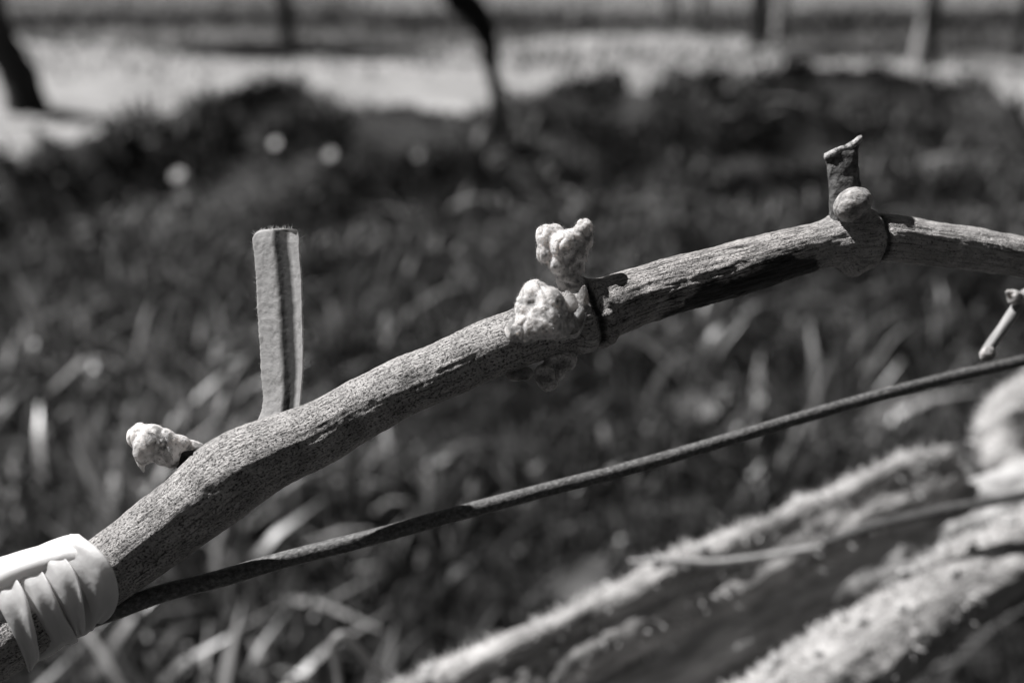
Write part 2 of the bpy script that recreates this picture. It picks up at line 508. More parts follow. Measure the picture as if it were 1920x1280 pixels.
cs = spline(cane_pts, 1500)
CC = np.array([P(a, b, d) for a, b, _, d in cs]); CR = cs[:, 2] / 2 * cs[:, 3] / F
S_ = np.r_[0, np.cumsum(np.linalg.norm(np.diff(CC, axis=0), axis=1))]
def s_at(px): return float(np.interp(px, cs[:, 0], S_))
MM = .001
def wrapd(a): return (a + math.pi) % (2 * math.pi) - math.pi
def gb(S, TH, s0, t0, ss, st): return np.exp(-((S - s0) / ss) ** 2 - (wrapd(TH - t0) / st) ** 2)
def cane_disp(S, TH, R):
    sh = S.shape
    ang = np.stack([np.cos(TH) * 5.6, np.sin(TH) * 5.6, S * 1000], -1).reshape(-1, 3)
    d = .10 * MM * fbm(ang * np.array([1.6, 1.6, .12]), 3, 2)          * 1.5 # long ridges
    d += .10 * MM * fbm(ang * np.array([.35, .35, .25]), 2, 9) * 2.2    # lumps
    d += .085 * MM * fbm(ang * np.array([.45, .45, 1.5]), 2, 4) + .06 * MM * fbm(ang * np.array([2.4, 2.4, 1.1]), 2, 14)
    d = d.reshape(sh)
    pf = s_at(1230); q = np.exp(-((S - s_at(1290)) / (16 * MM)) ** 2)
    rough = fbm(ang * np.array([1.1, 1.1, .35]), 3, 31).reshape(sh)
    d += .42 * MM * rough * q * np.clip(np.sin(TH - .6), 0, 1)
    th0 = wrapd(TH)
    # node 1
    d += .55 * MM * gb(S, TH, s_at(420), -.1, 5 * MM, .9)
    d -= .42 * MM * np.exp(-((S - s_at(408) - 3.6 * MM * np.clip(th0, -1, 1.6)) / (.33 * MM)) ** 2) * np.exp(-((th0 - .45) / .75) ** 2)
    # node 2: collar and groove
    s2 = s_at(1098) + 1.7 * MM * np.sin(np.clip(TH, 0, math.pi)) + .35 * MM * np.sin(3 * TH)
    d -= 1.25 * MM * np.exp(-((S - s2) / (.85 * MM)) ** 2)
    d += .75 * MM * np.exp(-((S - s2 - 2.0 * MM) / (1.0 * MM)) ** 2) * (1 + .7 * rough)
    d += .7 * MM * gb(S, TH, s2 - 1.6 * MM, 2.7, 2.4 * MM, .8)
    # node 3
    s3 = s_at(1640)
    d -= .6 * MM * np.exp(-((S - s3 - .4 * MM * np.sin(TH)) / (.6 * MM)) ** 2)
    d += .35 * MM * np.exp(-((S - s3 + 1.6 * MM) / (1.2 * MM)) ** 2)
    d += 2.1 * MM * gb(S, TH, s_at(1594), math.pi, 3.4 * MM, 1.0)
    d += 1.6 * MM * gb(S, TH, s_at(1592), 0.1, 4.2 * MM, .7)
    d += .38 * MM * rough * np.exp(-((S - s_at(1610)) / (6 * MM)) ** 2) + .25 * MM * rough * np.exp(-((S - s_at(1090)) / (5 * MM)) ** 2)
    return d
cane = tag(empty("vine_cane", CC[0]), "rough speckled grapevine cane with swollen buds, tied to the wire at lower left", "vine cane")
V, fc, cco = tube(CC, CR, nth=144, disp=cane_disp)
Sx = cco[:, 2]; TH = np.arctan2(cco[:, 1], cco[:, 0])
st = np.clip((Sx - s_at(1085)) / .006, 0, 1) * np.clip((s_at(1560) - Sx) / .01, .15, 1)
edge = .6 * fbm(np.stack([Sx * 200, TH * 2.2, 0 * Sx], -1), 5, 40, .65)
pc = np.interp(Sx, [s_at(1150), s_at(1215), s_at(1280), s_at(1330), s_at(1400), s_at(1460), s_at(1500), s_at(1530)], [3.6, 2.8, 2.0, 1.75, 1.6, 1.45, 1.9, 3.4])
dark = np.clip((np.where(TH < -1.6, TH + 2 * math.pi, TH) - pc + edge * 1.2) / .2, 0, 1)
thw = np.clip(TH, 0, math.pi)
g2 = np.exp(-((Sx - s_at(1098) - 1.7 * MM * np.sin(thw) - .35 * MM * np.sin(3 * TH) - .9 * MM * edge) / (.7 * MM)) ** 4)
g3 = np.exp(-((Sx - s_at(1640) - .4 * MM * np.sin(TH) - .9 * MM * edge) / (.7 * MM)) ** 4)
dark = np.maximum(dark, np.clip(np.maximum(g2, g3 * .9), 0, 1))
gr = np.clip((s_at(1100) - Sx) / .004, .45, 1) * np.clip((s_at(1600) - Sx) / .02, .15, 1)
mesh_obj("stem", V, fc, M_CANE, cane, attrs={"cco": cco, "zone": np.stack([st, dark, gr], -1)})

def blob(name, prims, m, parent, vox=.00022, amp=.0004, fs=900, seed=1, smooth_it=5, crease=.0, amp2=.00012):
    V, N, fc = remesh(prims, vox, smooth_it)
    d = amp * fbm(V * fs, 3, seed) + amp2 * fbm(V * fs * 4, 3, seed + 5)
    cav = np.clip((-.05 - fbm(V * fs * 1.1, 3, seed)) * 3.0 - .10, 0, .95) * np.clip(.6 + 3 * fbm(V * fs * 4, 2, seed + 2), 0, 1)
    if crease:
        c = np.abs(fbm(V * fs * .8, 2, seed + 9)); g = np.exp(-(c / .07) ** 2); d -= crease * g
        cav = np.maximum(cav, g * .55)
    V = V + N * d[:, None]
    return mesh_obj(name, V, fc, m, parent, attrs={"cav": cav})

# central double bud: the upper head on its stalk
up = [pxell(1024, 446, .2115, 20, 26, 22, 15), pxell(1040, 440, .2122, 20, 20, 22), pxell(1022, 474, .2118, 17, 22, 20), pxell(1056, 460, .210, 26, 27, 26), pxell(1070, 448, .2115, 22, 20, 22),
      pxell(1092, 432, .2115, 19, 24, 20, -20), pxell(1097, 452, .2122, 16, 24, 18), pxell(1086, 474, .2118, 18, 26, 20), pxell(1050, 492, .2115, 24, 24, 22), pxell(1074, 500, .2125, 24, 26, 22),
      pxell(1066, 520, .2125, 25, 28, 22), pxell(1076, 545, .2125, 27, 30, 24), pxell(1082, 572, .2125, 28, 30, 26), pxell(1083, 600, .2115, 26, 34, 26)]
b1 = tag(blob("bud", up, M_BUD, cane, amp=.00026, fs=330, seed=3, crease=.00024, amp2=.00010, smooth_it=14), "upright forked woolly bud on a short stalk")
# the lower fat lobe in front of the cane
lo = [pxell(1003, 553, .2055, 30, 30, 28, 0), pxell(990, 575, .2050, 27, 30, 28), pxell(1030, 572, .2045, 31, 40, 32, 30), pxell(1022, 600, .2035, 40, 38, 34), pxell(985, 616, .2040, 34, 29, 30, -10),
      pxell(972, 622, .2045, 26, 23, 25), pxell(1050, 606, .2060, 34, 34, 34), pxell(1074, 600, .2080, 24, 36, 34)]
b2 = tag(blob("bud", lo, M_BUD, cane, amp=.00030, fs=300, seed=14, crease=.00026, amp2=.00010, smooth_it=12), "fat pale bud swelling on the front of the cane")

def scale_patch(name, c, r, rot, m, parent, seed=1, bend=.35, thick=.00025):
    """a curved leaf like scale, cupped towards the camera"""
    a = math.radians(rot); ax = math.cos(a) * RT + math.sin(a) * UP; ay = -math.sin(a) * RT + math.cos(a) * UP
    V = []; nu, nv = 24, 10
    for side in (0, 1):
        V.append(c + FW * (side * thick - bend * r[0]))
        for j in range(1, nv + 1):
            for i in range(nu):
                q = 2 * math.pi * i / nu; f = j / nv
                tip = 1 + .22 * max(0, math.sin(q)) ** 6
                V.append(c + f * (ax * r[0] * math.cos(q) + ay * r[1] * tip * math.sin(q)) + FW * (side * thick + (f * f - 1) * bend * r[0]))
    V = np.array(V); V = V + .00010 * fbm(V * 1500, 3, seed)[:, None] * FW
    n1 = 1 + nu * nv; fc = []
    for s0 in (0, n1):
        for i in range(nu): fc.append([s0, s0 + 1 + i, s0 + 1 + (i + 1) % nu])
        for j in range(nv - 1):
            for i in range(nu):
                p0 = s0 + 1 + j * nu + i; p1 = s0 + 1 + j * nu + (i + 1) % nu; fc.append([p0, p0 + nu, p1 + nu, p1])
    for i in range(nu):
        p0 = 1 + (nv - 1) * nu + i; p1 = 1 + (nv - 1) * nu + (i + 1) % nu; fc.append([p0, p1, p1 + n1, p0 + n1])
    return mesh_obj(name, V, fc, m, parent)
def k_(d): return d / F
scale_patch("bud_scale", P(1079, 603, .2045), (15 * k_(.205), 26 * k_(.205)), -25, M_SCALE, b2, 3)
scale_patch("bud_scale", P(1068, 576, .2048), (17 * k_(.205), 22 * k_(.205)), -10, M_SCALE, b2, 4)
scale_patch("bud_scale", P(1091, 570, .2080), (13 * k_(.205), 30 * k_(.205)), -8, M_SCALE, b1, 5)

# the two little buds under the node
bb = tag(blob("bud", [pxell(1023, 702, .2125, 22, 22, 20), pxell(1028, 716, .2125, 20, 18, 17), pxell(1038, 692, .2135, 25, 24, 22), pxell(1052, 674, .214, 30, 24, 24)], M_SMALLBUD, cane, amp=.0003, fs=500, seed=22, crease=.0002, amp2=.00005), "small dark bud hanging under the node")
bb = tag(blob("bud", [pxell(972, 703, .2115, 21, 11, 12, 14), pxell(955, 702, .2115, 9, 5, 6, 0), pxell(986, 700, .2120, 15, 13, 13)], M_SCALE, cane, amp=.0003, fs=900, seed=25), "tiny pale flake bud under the cane")

# left bud pointing away to the left
lb = [pxell(262, 818, 0.2127, 24, 26, 24, 0), pxell(283, 830, 0.2124, 34, 36, 32), pxell(275, 845, 0.2124, 26, 26, 26), pxell(306, 838, 0.2128, 28, 36, 30), pxell(322, 845, 0.2132, 20, 34, 28),
      pxell(335, 832, 0.2142, 26, 17, 20, -12), pxell(360, 838, 0.2154, 26, 13, 16, -10), pxell(262, 862, 0.2124, 8, 18, 8, 22), pxell(267, 877, 0.2124, 3.2, 9, 4, 20)]
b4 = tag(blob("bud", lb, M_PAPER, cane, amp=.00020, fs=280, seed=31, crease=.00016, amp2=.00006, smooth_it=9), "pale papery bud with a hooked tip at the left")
for (x, y, rx, ry, ro, dd) in ((284, 832, 15, 18, 0, 0.2097), (313, 823, 7, 11, -20, 0.2104), (312, 850, 9, 17, 12, 0.2102)):
    scale_patch("bud_window", P(x, y, dd), (rx * k_(0.2102), ry * k_(0.2102)), ro, M_SMALLBUD, b4, int(x), .12)
tag(blob("bud_bract", [pxell(345, 858, 0.2147, 20, 24, 16, -25), pxell(362, 846, 0.2152, 22, 15, 14, -30)], M_DARK, cane, amp=.0002, seed=37), "scale with shade in its dark colour, below the neck of the left bud")

# right node: round bud and cut stub
tag(blob("bud", [pxell(1601, 381, .2195, 34, 30, 30, 10), pxell(1592, 388, .2195, 29, 27, 27), pxell(1612, 376, .220, 24, 24, 24), pxell(1600, 402, .2215, 34, 22, 28)], M_GREYBUD, cane, amp=.00025, fs=260, seed=41, crease=.00012, amp2=.00004), "round pale bud at the foot of the cut stub")
def slab(front, d0, thick, disp=.0002, seed=1, n=26, lid=None):
    pass
def stub():
    # rectangular broken stub: rings from bottom to slanted top
    rows = [(1592, 425, 72, 60), (1588, 385, 66, 58), (1584, 350, 61, 54), (1580, 318, 58, 50), (1579, 297, 60, 46), (1580, 285, 66, 44)]
    rows = spline(np.array(rows, float), 26); nth = 40; V = []
    for i, (x, y, wd, dp) in enumerate(rows):
        f = i / 25
        for j in range(nth):
            a = 2 * math.pi * j / nth
            ca = math.copysign(abs(math.cos(a)) ** .55, math.cos(a)); sa = math.copysign(abs(math.sin(a)) ** .55, math.sin(a))
            xx = x + wd / 2 * ca; yy = y - f ** 3 * (ca * .5 + .15) * 26
            V.append(P(xx, yy, .224 + sa * dp / 2 * k_(.224)))
    V = np.array(V); V += RT * (.0004 * fbm(V * 600, 3, 5))[:, None] + FW * (.0005 * fbm(V * 600, 3, 8))[:, None]
    fc = []
    for i in range(25):
        for j in range(nth):
            a = i * nth + j; b = i * nth + (j + 1) % nth; fc.append([a, b, b + nth, a + nth])
    s = mesh_obj("cut_stub", V, fc, M_STUB, cane, smooth=True)
    # ragged lid lying on the cut
    top = V[-nth:]; c = top.mean(0); W = []; fr = (0, .45, .8, 1.06, 1.10, 1.04)
    for k, f in enumerate(fr):
        for q in top:
            W.append(c + (q - c) * f + UP * (.0007 if k < 4 else -.0001 - .0004 * (k == 5)))
    W = np.array(W); W += UP * (.0005 * fbm(W * 800, 3, 9))[:, None]
    # torn tip rising to the right
    dx = ((W - c) @ RT) / (27 * k_(.224)); W += UP * (np.clip(dx - .35, 0, 1) ** 1.2 * .0008)[:, None]
    fc = []
    for i in range(len(fr) - 1):
        for j in range(nth):
            a = i * nth + j; b = i * nth + (j + 1) % nth; fc.append([a, b, b + nth, a + nth])
    mesh_obj("cut_rim", W, fc, M_RIM, s, smooth=True)
M_STUB = m_simple("stub_bark", [(.35, .03), (.65, .20)], 700, .8, .0008)
M_RIM = m_simple("stub_rim", [(.38, .14), (.5, .45), (.65, .7)], 1200, .7, .0006)
stub()

# ------------------------------------------------------------------ hairs as thin ribbons
def hairs(name, roots, dirs, L, wd, parent, m=None, seed=0, label=None):
    r = np.random.default_rng(seed); n = len(roots)
    dirs = dirs + r.normal(0, .35, dirs.shape); dirs /= np.linalg.norm(dirs, axis=1)[:, None]
    bend = r.normal(0, .5, dirs.shape)
    L = L * r.uniform(.3, 1.3, n); V = []
    side = np.cross(dirs, FW); side /= np.linalg.norm(side, axis=1)[:, None]
    for f, ww in ((0, 1), (.35, .8), (.7, .5), (1, .12)):
        c = roots + dirs * (L * f)[:, None] + bend * (L * f * f * .4)[:, None]
        V += [c - side * wd * ww, c + side * wd * ww]
    V = np.stack(V, 1).reshape(-1, 3); b = (np.arange(n) * 8)[:, None]; k = np.arange(3)[None] * 2
    q = np.stack([b + k, b + k + 1, b + k + 3, b + k + 2], -1).reshape(-1, 4)
    return tag(mesh_obj(name, V, q, m or M_HAIR, parent, smooth=True), label, kind="stuff")
def surf_points(o, n, seed, cond=None):
    me = o.data; r = np.random.default_rng(seed)
    V = np.empty(len(me.vertices) * 3); me.vertices.foreach_get("co", V); V = V.reshape(-1, 3)
    N = np.empty(len(me.vertices) * 3); me.vertices.foreach_get("normal", N); N = N.reshape(-1, 3)
    k = np.arange(len(V))
    if cond is not None: k = k[cond(V + parent_world(o), N)]
    k = r.choice(k, n); return V[k] + parent_world(o) , N[k]
for o, n, sd_ in ((b1, 2600, 1), (b2, 2600, 2), (b4, 260, 3)):
    R_, N_ = surf_points(o, n, sd_)
    hairs("wool", R_, N_, .00045, .000022, o, seed=sd_)

# ------------------------------------------------------------------ flat upright strip behind the cane
def upright_strip():
    lft = [(478, 800), (490, 770), (489, 690), (484, 600), (480, 520), (475, 465), (473, 452), (478, 438), (487, 432)]
    rgt = [(560, 800), (562, 765), (568, 690), (567, 600), (565, 520), (561, 465), (560, 440), (556, 431), (548, 429)]
    L = spline(np.array(lft, float), 150); R = spline(np.array(rgt, float), 150); nu = 44
    V = []; W = []
    for i in range(150):
        for j in range(nu):
            u = j / (nu - 1); q = L[i] * (1 - u) + R[i] * u
            v = i / 149
            # gutter a little right of the middle
            gc = .60 + .04 * math.sin(v * 3) + .10 * (1 - v) ** 2
            d = .2185 + .0036 * v + (.5 - u) * .0042; z = -.0007 * math.exp(-((u - gc) / .14) ** 2) - .0003 * math.cos((u - .5) * 3)
            if v < .35: z -= .0009 * (1 / (1 + math.exp(-(u - gc) / .02))) * (.35 - v) / .35
            V.append(P(q[0], q[1] - (u * (1 - u)) * (8 if i == 149 else 4 * (v > .97)), d - z)); W.append((u, v, gc))
    V = np.array(V); W = np.array(W)
    V += FW * (.00012 * fbm(np.c_[W[:, 0] * 9, W[:, 1] * 24, W[:, 0] * 0], 3, 4))[:, None]
    ed = (W[:, 0] < .001) | (W[:, 0] > .999)
    V += RT * (np.where(ed, .00012 * fbm(np.c_[W[:, 1] * 90, W[:, 0] * 5, W[:, 0]], 2, 8), 0))[:, None]
    n = len(V); B = V + FW * .0007
    e = np.minimum(W[:, 0], 1 - W[:, 0]); tone = np.exp(-(e / .02) ** 2) + np.where(W[:, 1] > .985, 1, 0)
    idx = np.arange(n).reshape(150, nu)
    f1 = np.stack([idx[:-1, :-1], idx[:-1, 1:], idx[1:, 1:], idx[1:, :-1]], -1).reshape(-1, 4)
    f2 = f1[:, ::-1] + n
    ring = np.r_[idx[0, :], idx[1:, -1], idx[-1, -2::-1], idx[-2:0:-1, 0]]
    rn = np.roll(ring, -1); f3 = np.stack([rn, ring, ring + n, rn + n], -1)
    m, t, b = mat("paper_strip")
    at = nd(t, "ShaderNodeAttribute", attribute_name="uvg").outputs["Vector"]
    sp = nd(t, "ShaderNodeSeparateXYZ"); t.links.new(at, sp.inputs[0])
    co = nd(t, "ShaderNodeTexCoord").outputs["Object"]
    nz = noise(t, co, 700, 5, .65); nb = noise(t, co, 260, 3, .6)
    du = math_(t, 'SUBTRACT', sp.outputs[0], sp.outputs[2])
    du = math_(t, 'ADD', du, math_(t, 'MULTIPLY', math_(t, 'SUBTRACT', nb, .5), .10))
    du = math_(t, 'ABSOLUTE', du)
    groove_shade = math_(t, 'SUBTRACT', 1.0, math_(t, 'MULTIPLY', math_(t, 'SUBTRACT', du, .115), 10.0, clamp=True))  # shade of the gutter, painted into the strip's colour
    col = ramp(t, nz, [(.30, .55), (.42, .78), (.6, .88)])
    col = mixc(t, math_(t, 'MULTIPLY', groove_shade, .93), col, .008)
    ew = nd(t, "ShaderNodeAttribute", attribute_name="tone").outputs["Fac"]
    col = mixc(t, ew, col, .95)
    setcol(t, b, col); b.inputs["Roughness"].default_value = .75
    bump(t, b, nz, .0004, .6); translucent(t, b, col, .45)
    root = empty("upright_strip", P(520, 790, .2195))
    tag(root, "flat pale paper like strip with a dark central groove standing upright behind the cane", "strip")
    o = mesh_obj("strip_blade", np.vstack([V, B]), np.vstack([f1, f2, f3]), m, root, attrs={"uvg": np.vstack([W[:, [0, 1, 2]]] * 2), "tone": np.r_[tone, tone]})
    r = np.random.default_rng(9); pick = r.choice(np.where((W[:, 0] > .999) | (W[:, 0] < .001))[0], 130)
    sgn = np.where(W[pick, 0] > .5, 1, -1)[:, None]
    hairs("edge_fibres", V[pick], RT * sgn + UP * .3, .0007, .00003, root, seed=3)
    pick = r.choice(np.where(W[:, 1] > .995)[0], 60)
    hairs("torn_fibres", V[pick], UP + 0 * V[pick], .0007, .00006, root, seed=4)
upright_strip()

# ------------------------------------------------------------------ wire
def wire_disp(S, TH, R):
    p = np.stack([np.cos(TH) * 2, np.sin(TH) * 2, S * 1000], -1).reshape(-1, 3)
    return (.06 * MM * fbm(p * np.array([.5, .5, .12]), 3, 3) + .04 * MM * fbm(p * np.array([2, 2, 1.2]), 2, 6)).reshape(S.shape)
wp = np.array([(-7000, 3100, 38, .12), (-900, 1480, 37, .185), (-200, 1270, 38, .2045), (60, 1196, 38, .209), (200, 1149, 39, .2115), (300, 1113, 37.4, .2152), (420, 1082, 36, .2195), (500, 1058, 35, .2222), (700, 1006, 32.6, .2268), (851, 964, 31, .2298), (1000, 924, 29.5, .2325), (1200, 872, 27.5, .238),
               (1400, 813, 26, .243), (1560, 766, 25, .250), (1750, 715, 24, .259), (1920, 676, 23, .268), (2300, 580, 20, .292), (3200, 330, 15, .37)], float)[1:]
wp[:, 2] *= .93; ws = spline(wp, 1200)
WC = np.array([P(a, b, d) for a, b, _, d in ws]); WR = ws[:, 2] / 2 * ws[:, 3] / F
V, fc, cco = tube(WC, WR, nth=40, disp=wire_disp)
tag(mesh_obj("trellis_wire", V, fc, M_WIRE, attrs={"cco": cco}), "weathered grey trellis wire running diagonally below the cane, nearest and sharpest of the lines", "wire")

# ------------------------------------------------------------------ white tie
def band(Rpx, Lpx, rho, seed, n=44, nb=34, nw=22, flare=5.0, thick=.00035):
    """ribbon across the front of the cane between two pixel edge lines, closed round the back"""
    dirc = np.array([.826, -.563]); nrm = np.array([-.563, -.826]); o = np.array([210, 1062.])
    Rl = spline(np.array(Rpx, float), n); Ll = spline(np.array(Lpx, float), n)
    dep = .2112; V = np.zeros((n + nb, nw, 3))
    for j in range(nw):
        u = j / (nw - 1); line = Ll * (1 - u) + Rl * u
        rr = rho + (flare * 1.8) * u ** 1.5 - 5 * (1 - u) ** 2
        h = (line - o) @ nrm
        hmid = (h[0] + h[-1]) / 2; hr = max((h[0] - h[-1]) / 2, 1)
        hh = np.clip((h - hmid) / hr, -1, 1)
        ar = np.sqrt(1 - hh ** 2) * rr
        bulge = 3.0 * math.sin(u * math.pi) ** .7
        for i in range(n):
            V[i, j] = P(line[i, 0], line[i, 1], dep - (ar[i] + bulge) * k_(dep))
        a, b = line[-1], line[0]
        for i in range(nb):
            f = (i + 1) / (nb + 1); ph = math.pi * f
            c = (a + b) / 2 + (a - b) / 2 * math.cos(ph)
            V[n + i, j] = P(c[0], c[1], dep + math.sin(ph) * rr * k_(dep))
    N, W_ = n + nb, nw
    Vf = V.reshape(-1, 3)
    uu = np.tile(np.linspace(0, 1, nw), N); tt = np.repeat(np.arange(N) / N, nw)
    wr = fbm(np.c_[uu * 2.2, tt * 5, uu * 0 + seed], 3, seed) * .0005 + .00025 * np.sin(uu * 9 + tt * 7 + seed)
    cen = V.mean(1)[:, None]; ctr = V.reshape(-1, 3).mean(0)
    out = Vf - ctr; axd = .826 * RT + .563 * UP; out -= (out @ axd)[:, None] * axd; out /= np.linalg.norm(out, axis=1)[:, None]
    Vf = Vf + out * wr[:, None]
    idx = np.arange(N * nw).reshape(N, nw); nx = np.roll(idx, -1, 0)
    f1 = np.stack([idx[:, :-1], idx[:, 1:], nx[:, 1:], nx[:, :-1]], -1).reshape(-1, 4)
    B = Vf - out * thick; m = len(Vf)
    f2 = f1[:, ::-1] + m
    e1 = np.stack([idx[:, 0], nx[:, 0], nx[:, 0] + m, idx[:, 0] + m], -1); e2 = np.stack([nx[:, -1], idx[:, -1], idx[:, -1] + m, nx[:, -1] + m], -1)
    return np.vstack([Vf, B]), np.vstack([f1, f2, e1, e2])
tie = tag(empty("plant_tie", P(100, 1130, .211)), "white flexible tie wound several times around the cane and wire", "plant tie")
bands = [
 ([(128, 1004), (150, 1060), (168, 1110), (178, 1150), (172, 1178), (160, 1188)], [(-70, 1080), (-30, 1130), (0, 1180), (26, 1215), (46, 1240), (54, 1250)], 68, 7, 0),
 ([(148, 1000), (187, 1033), (215, 1078), (222, 1118), (208, 1150), (186, 1170)], [(96, 1016), (126, 1058), (150, 1095), (165, 1130), (171, 1158), (168, 1184)], 77, 1, 6),
 ([(92, 1024), (124, 1050), (148, 1098), (158, 1140), (160, 1168), (156, 1190)], [(44, 1042), (72, 1076), (98, 1116), (114, 1150), (130, 1178), (142, 1194)], 78, 2, 5),
 ([(56, 1042), (84, 1078), (108, 1126), (124, 1160), (138, 1184), (146, 1200)], [(-6, 1066), (36, 1108), (62, 1150), (84, 1186), (98, 1208), (106, 1219)], 76, 3, 4),
 ([(16, 1062), (44, 1104), (60, 1158), (70, 1200), (72, 1235), (60, 1254)], [(-40, 1084), (-8, 1130), (16, 1172), (34, 1208), (46, 1236), (52, 1256)], 80, 4, 5),
]
for Rp, Lp, rho, sd_, fl in bands:
    V, fc = band(Rp, Lp, rho, sd_, flare=fl)
    mesh_obj("wrap", V, fc, M_TIE, tie)
def top_ribbon():
    up_ = spline(np.array([(-140, 1092), (-60, 1062), (0, 1043), (60, 1027), (110, 1016), (150, 1012)], float), 60)
    lo_ = spline(np.array([(-140, 1180), (-60, 1145), (0, 1122), (50, 1098), (100, 1078), (140, 1068)], float), 60)
    V = []
    for i in range(60):
        for j in range(18):
            u = j / 17; q = up_[i] * (1 - u) + lo_[i] * u
            z = (76 * math.sin(math.acos(max(-1, min(1, 1 - u * 1.05)))) * (1 - .22 * u ** 4) - 4 * math.sin(u * 6 + i * .06))
            V.append(P(q[0], q[1], .2112 - z * k_(.211)))
    V = np.array(V); V += UP * (.0006 * fbm(V * 110, 3, 6))[:, None]
    n = len(V); idx = np.arange(n).reshape(60, 18)
    f1 = np.stack([idx[:-1, :-1], idx[1:, :-1], idx[1:, 1:], idx[:-1, 1:]], -1).reshape(-1, 4)
    ring = np.r_[idx[0, :], idx[1:, -1], idx[-1, -2::-1], idx[-2:0:-1, 0]]; rn = np.roll(ring, -1)
    B = V - UP * .0003 + FW * .0002
    mesh_obj("loose_end", np.vstack([V, B]), np.vstack([f1, f1[:, ::-1] + n, np.stack([rn, ring, ring + n, rn + n], -1)]), M_TIE, tie)
top_ribbon()

# ------------------------------------------------------------------ small twig at the right
M_TWIG = m_simple("twig_bark", [(.35, .28), (.6, .5)], 500, .7, .0006, attr="cco", stretch=(1, 1, .2))
def pxtube(pts, n=60, nth=20, amp=.0002, fs=500, seed=1):
    s = spline(np.array(pts, float), n)
    C = np.array([P(a, b, d) for a, b, _, d in s]); R = s[:, 2] / 2 * s[:, 3] / F
    return tube(C, R, nth=nth, disp=lambda S, TH, RR: amp * fbm(np.stack([np.cos(TH) * RR * fs, np.sin(TH) * RR * fs, S * fs * .4], -1).reshape(-1, 3), 3, seed).reshape(S.shape))
tw = tag(empty("side_twig", P(1850, 665, .25)), "short pale twig hanging in from the right edge just above the wire", "twig")
V, fc, cco = pxtube([(1846, 668, 22, .247), (1852, 655, 20, .247), (1878, 618, 20, .247), (1905, 580, 23, .248), (1922, 558, 30, .249), (1950, 548, 34, .251), (2050, 530, 36, .255), (2250, 560, 40, .256)], 90)
mesh_obj("twig_stem", V, fc, M_TWIG, tw, attrs={"cco": cco})
V, N, q = remesh([pxell(1851, 662, .2465, 15, 13, 13, 30), pxell(1845, 670, .2465, 9, 8, 8)], .0003, 3)
mesh_obj("twig_tip", V + N * (.0004 * fbm(V * 700, 2, 3))[:, None], q, M_GREYBUD, tw)
V, N, q = remesh([pxell(1900, 556, .2465, 13, 15, 12), pxell(1912, 560, .2475, 14, 14, 12), pxell(1893, 549, .246, 9, 7, 7)], .0003, 3)
mesh_obj("twig_bud", V + N * (.0003 * fbm(V * 700, 2, 5))[:, None], q, M_SMALLBUD, tw)

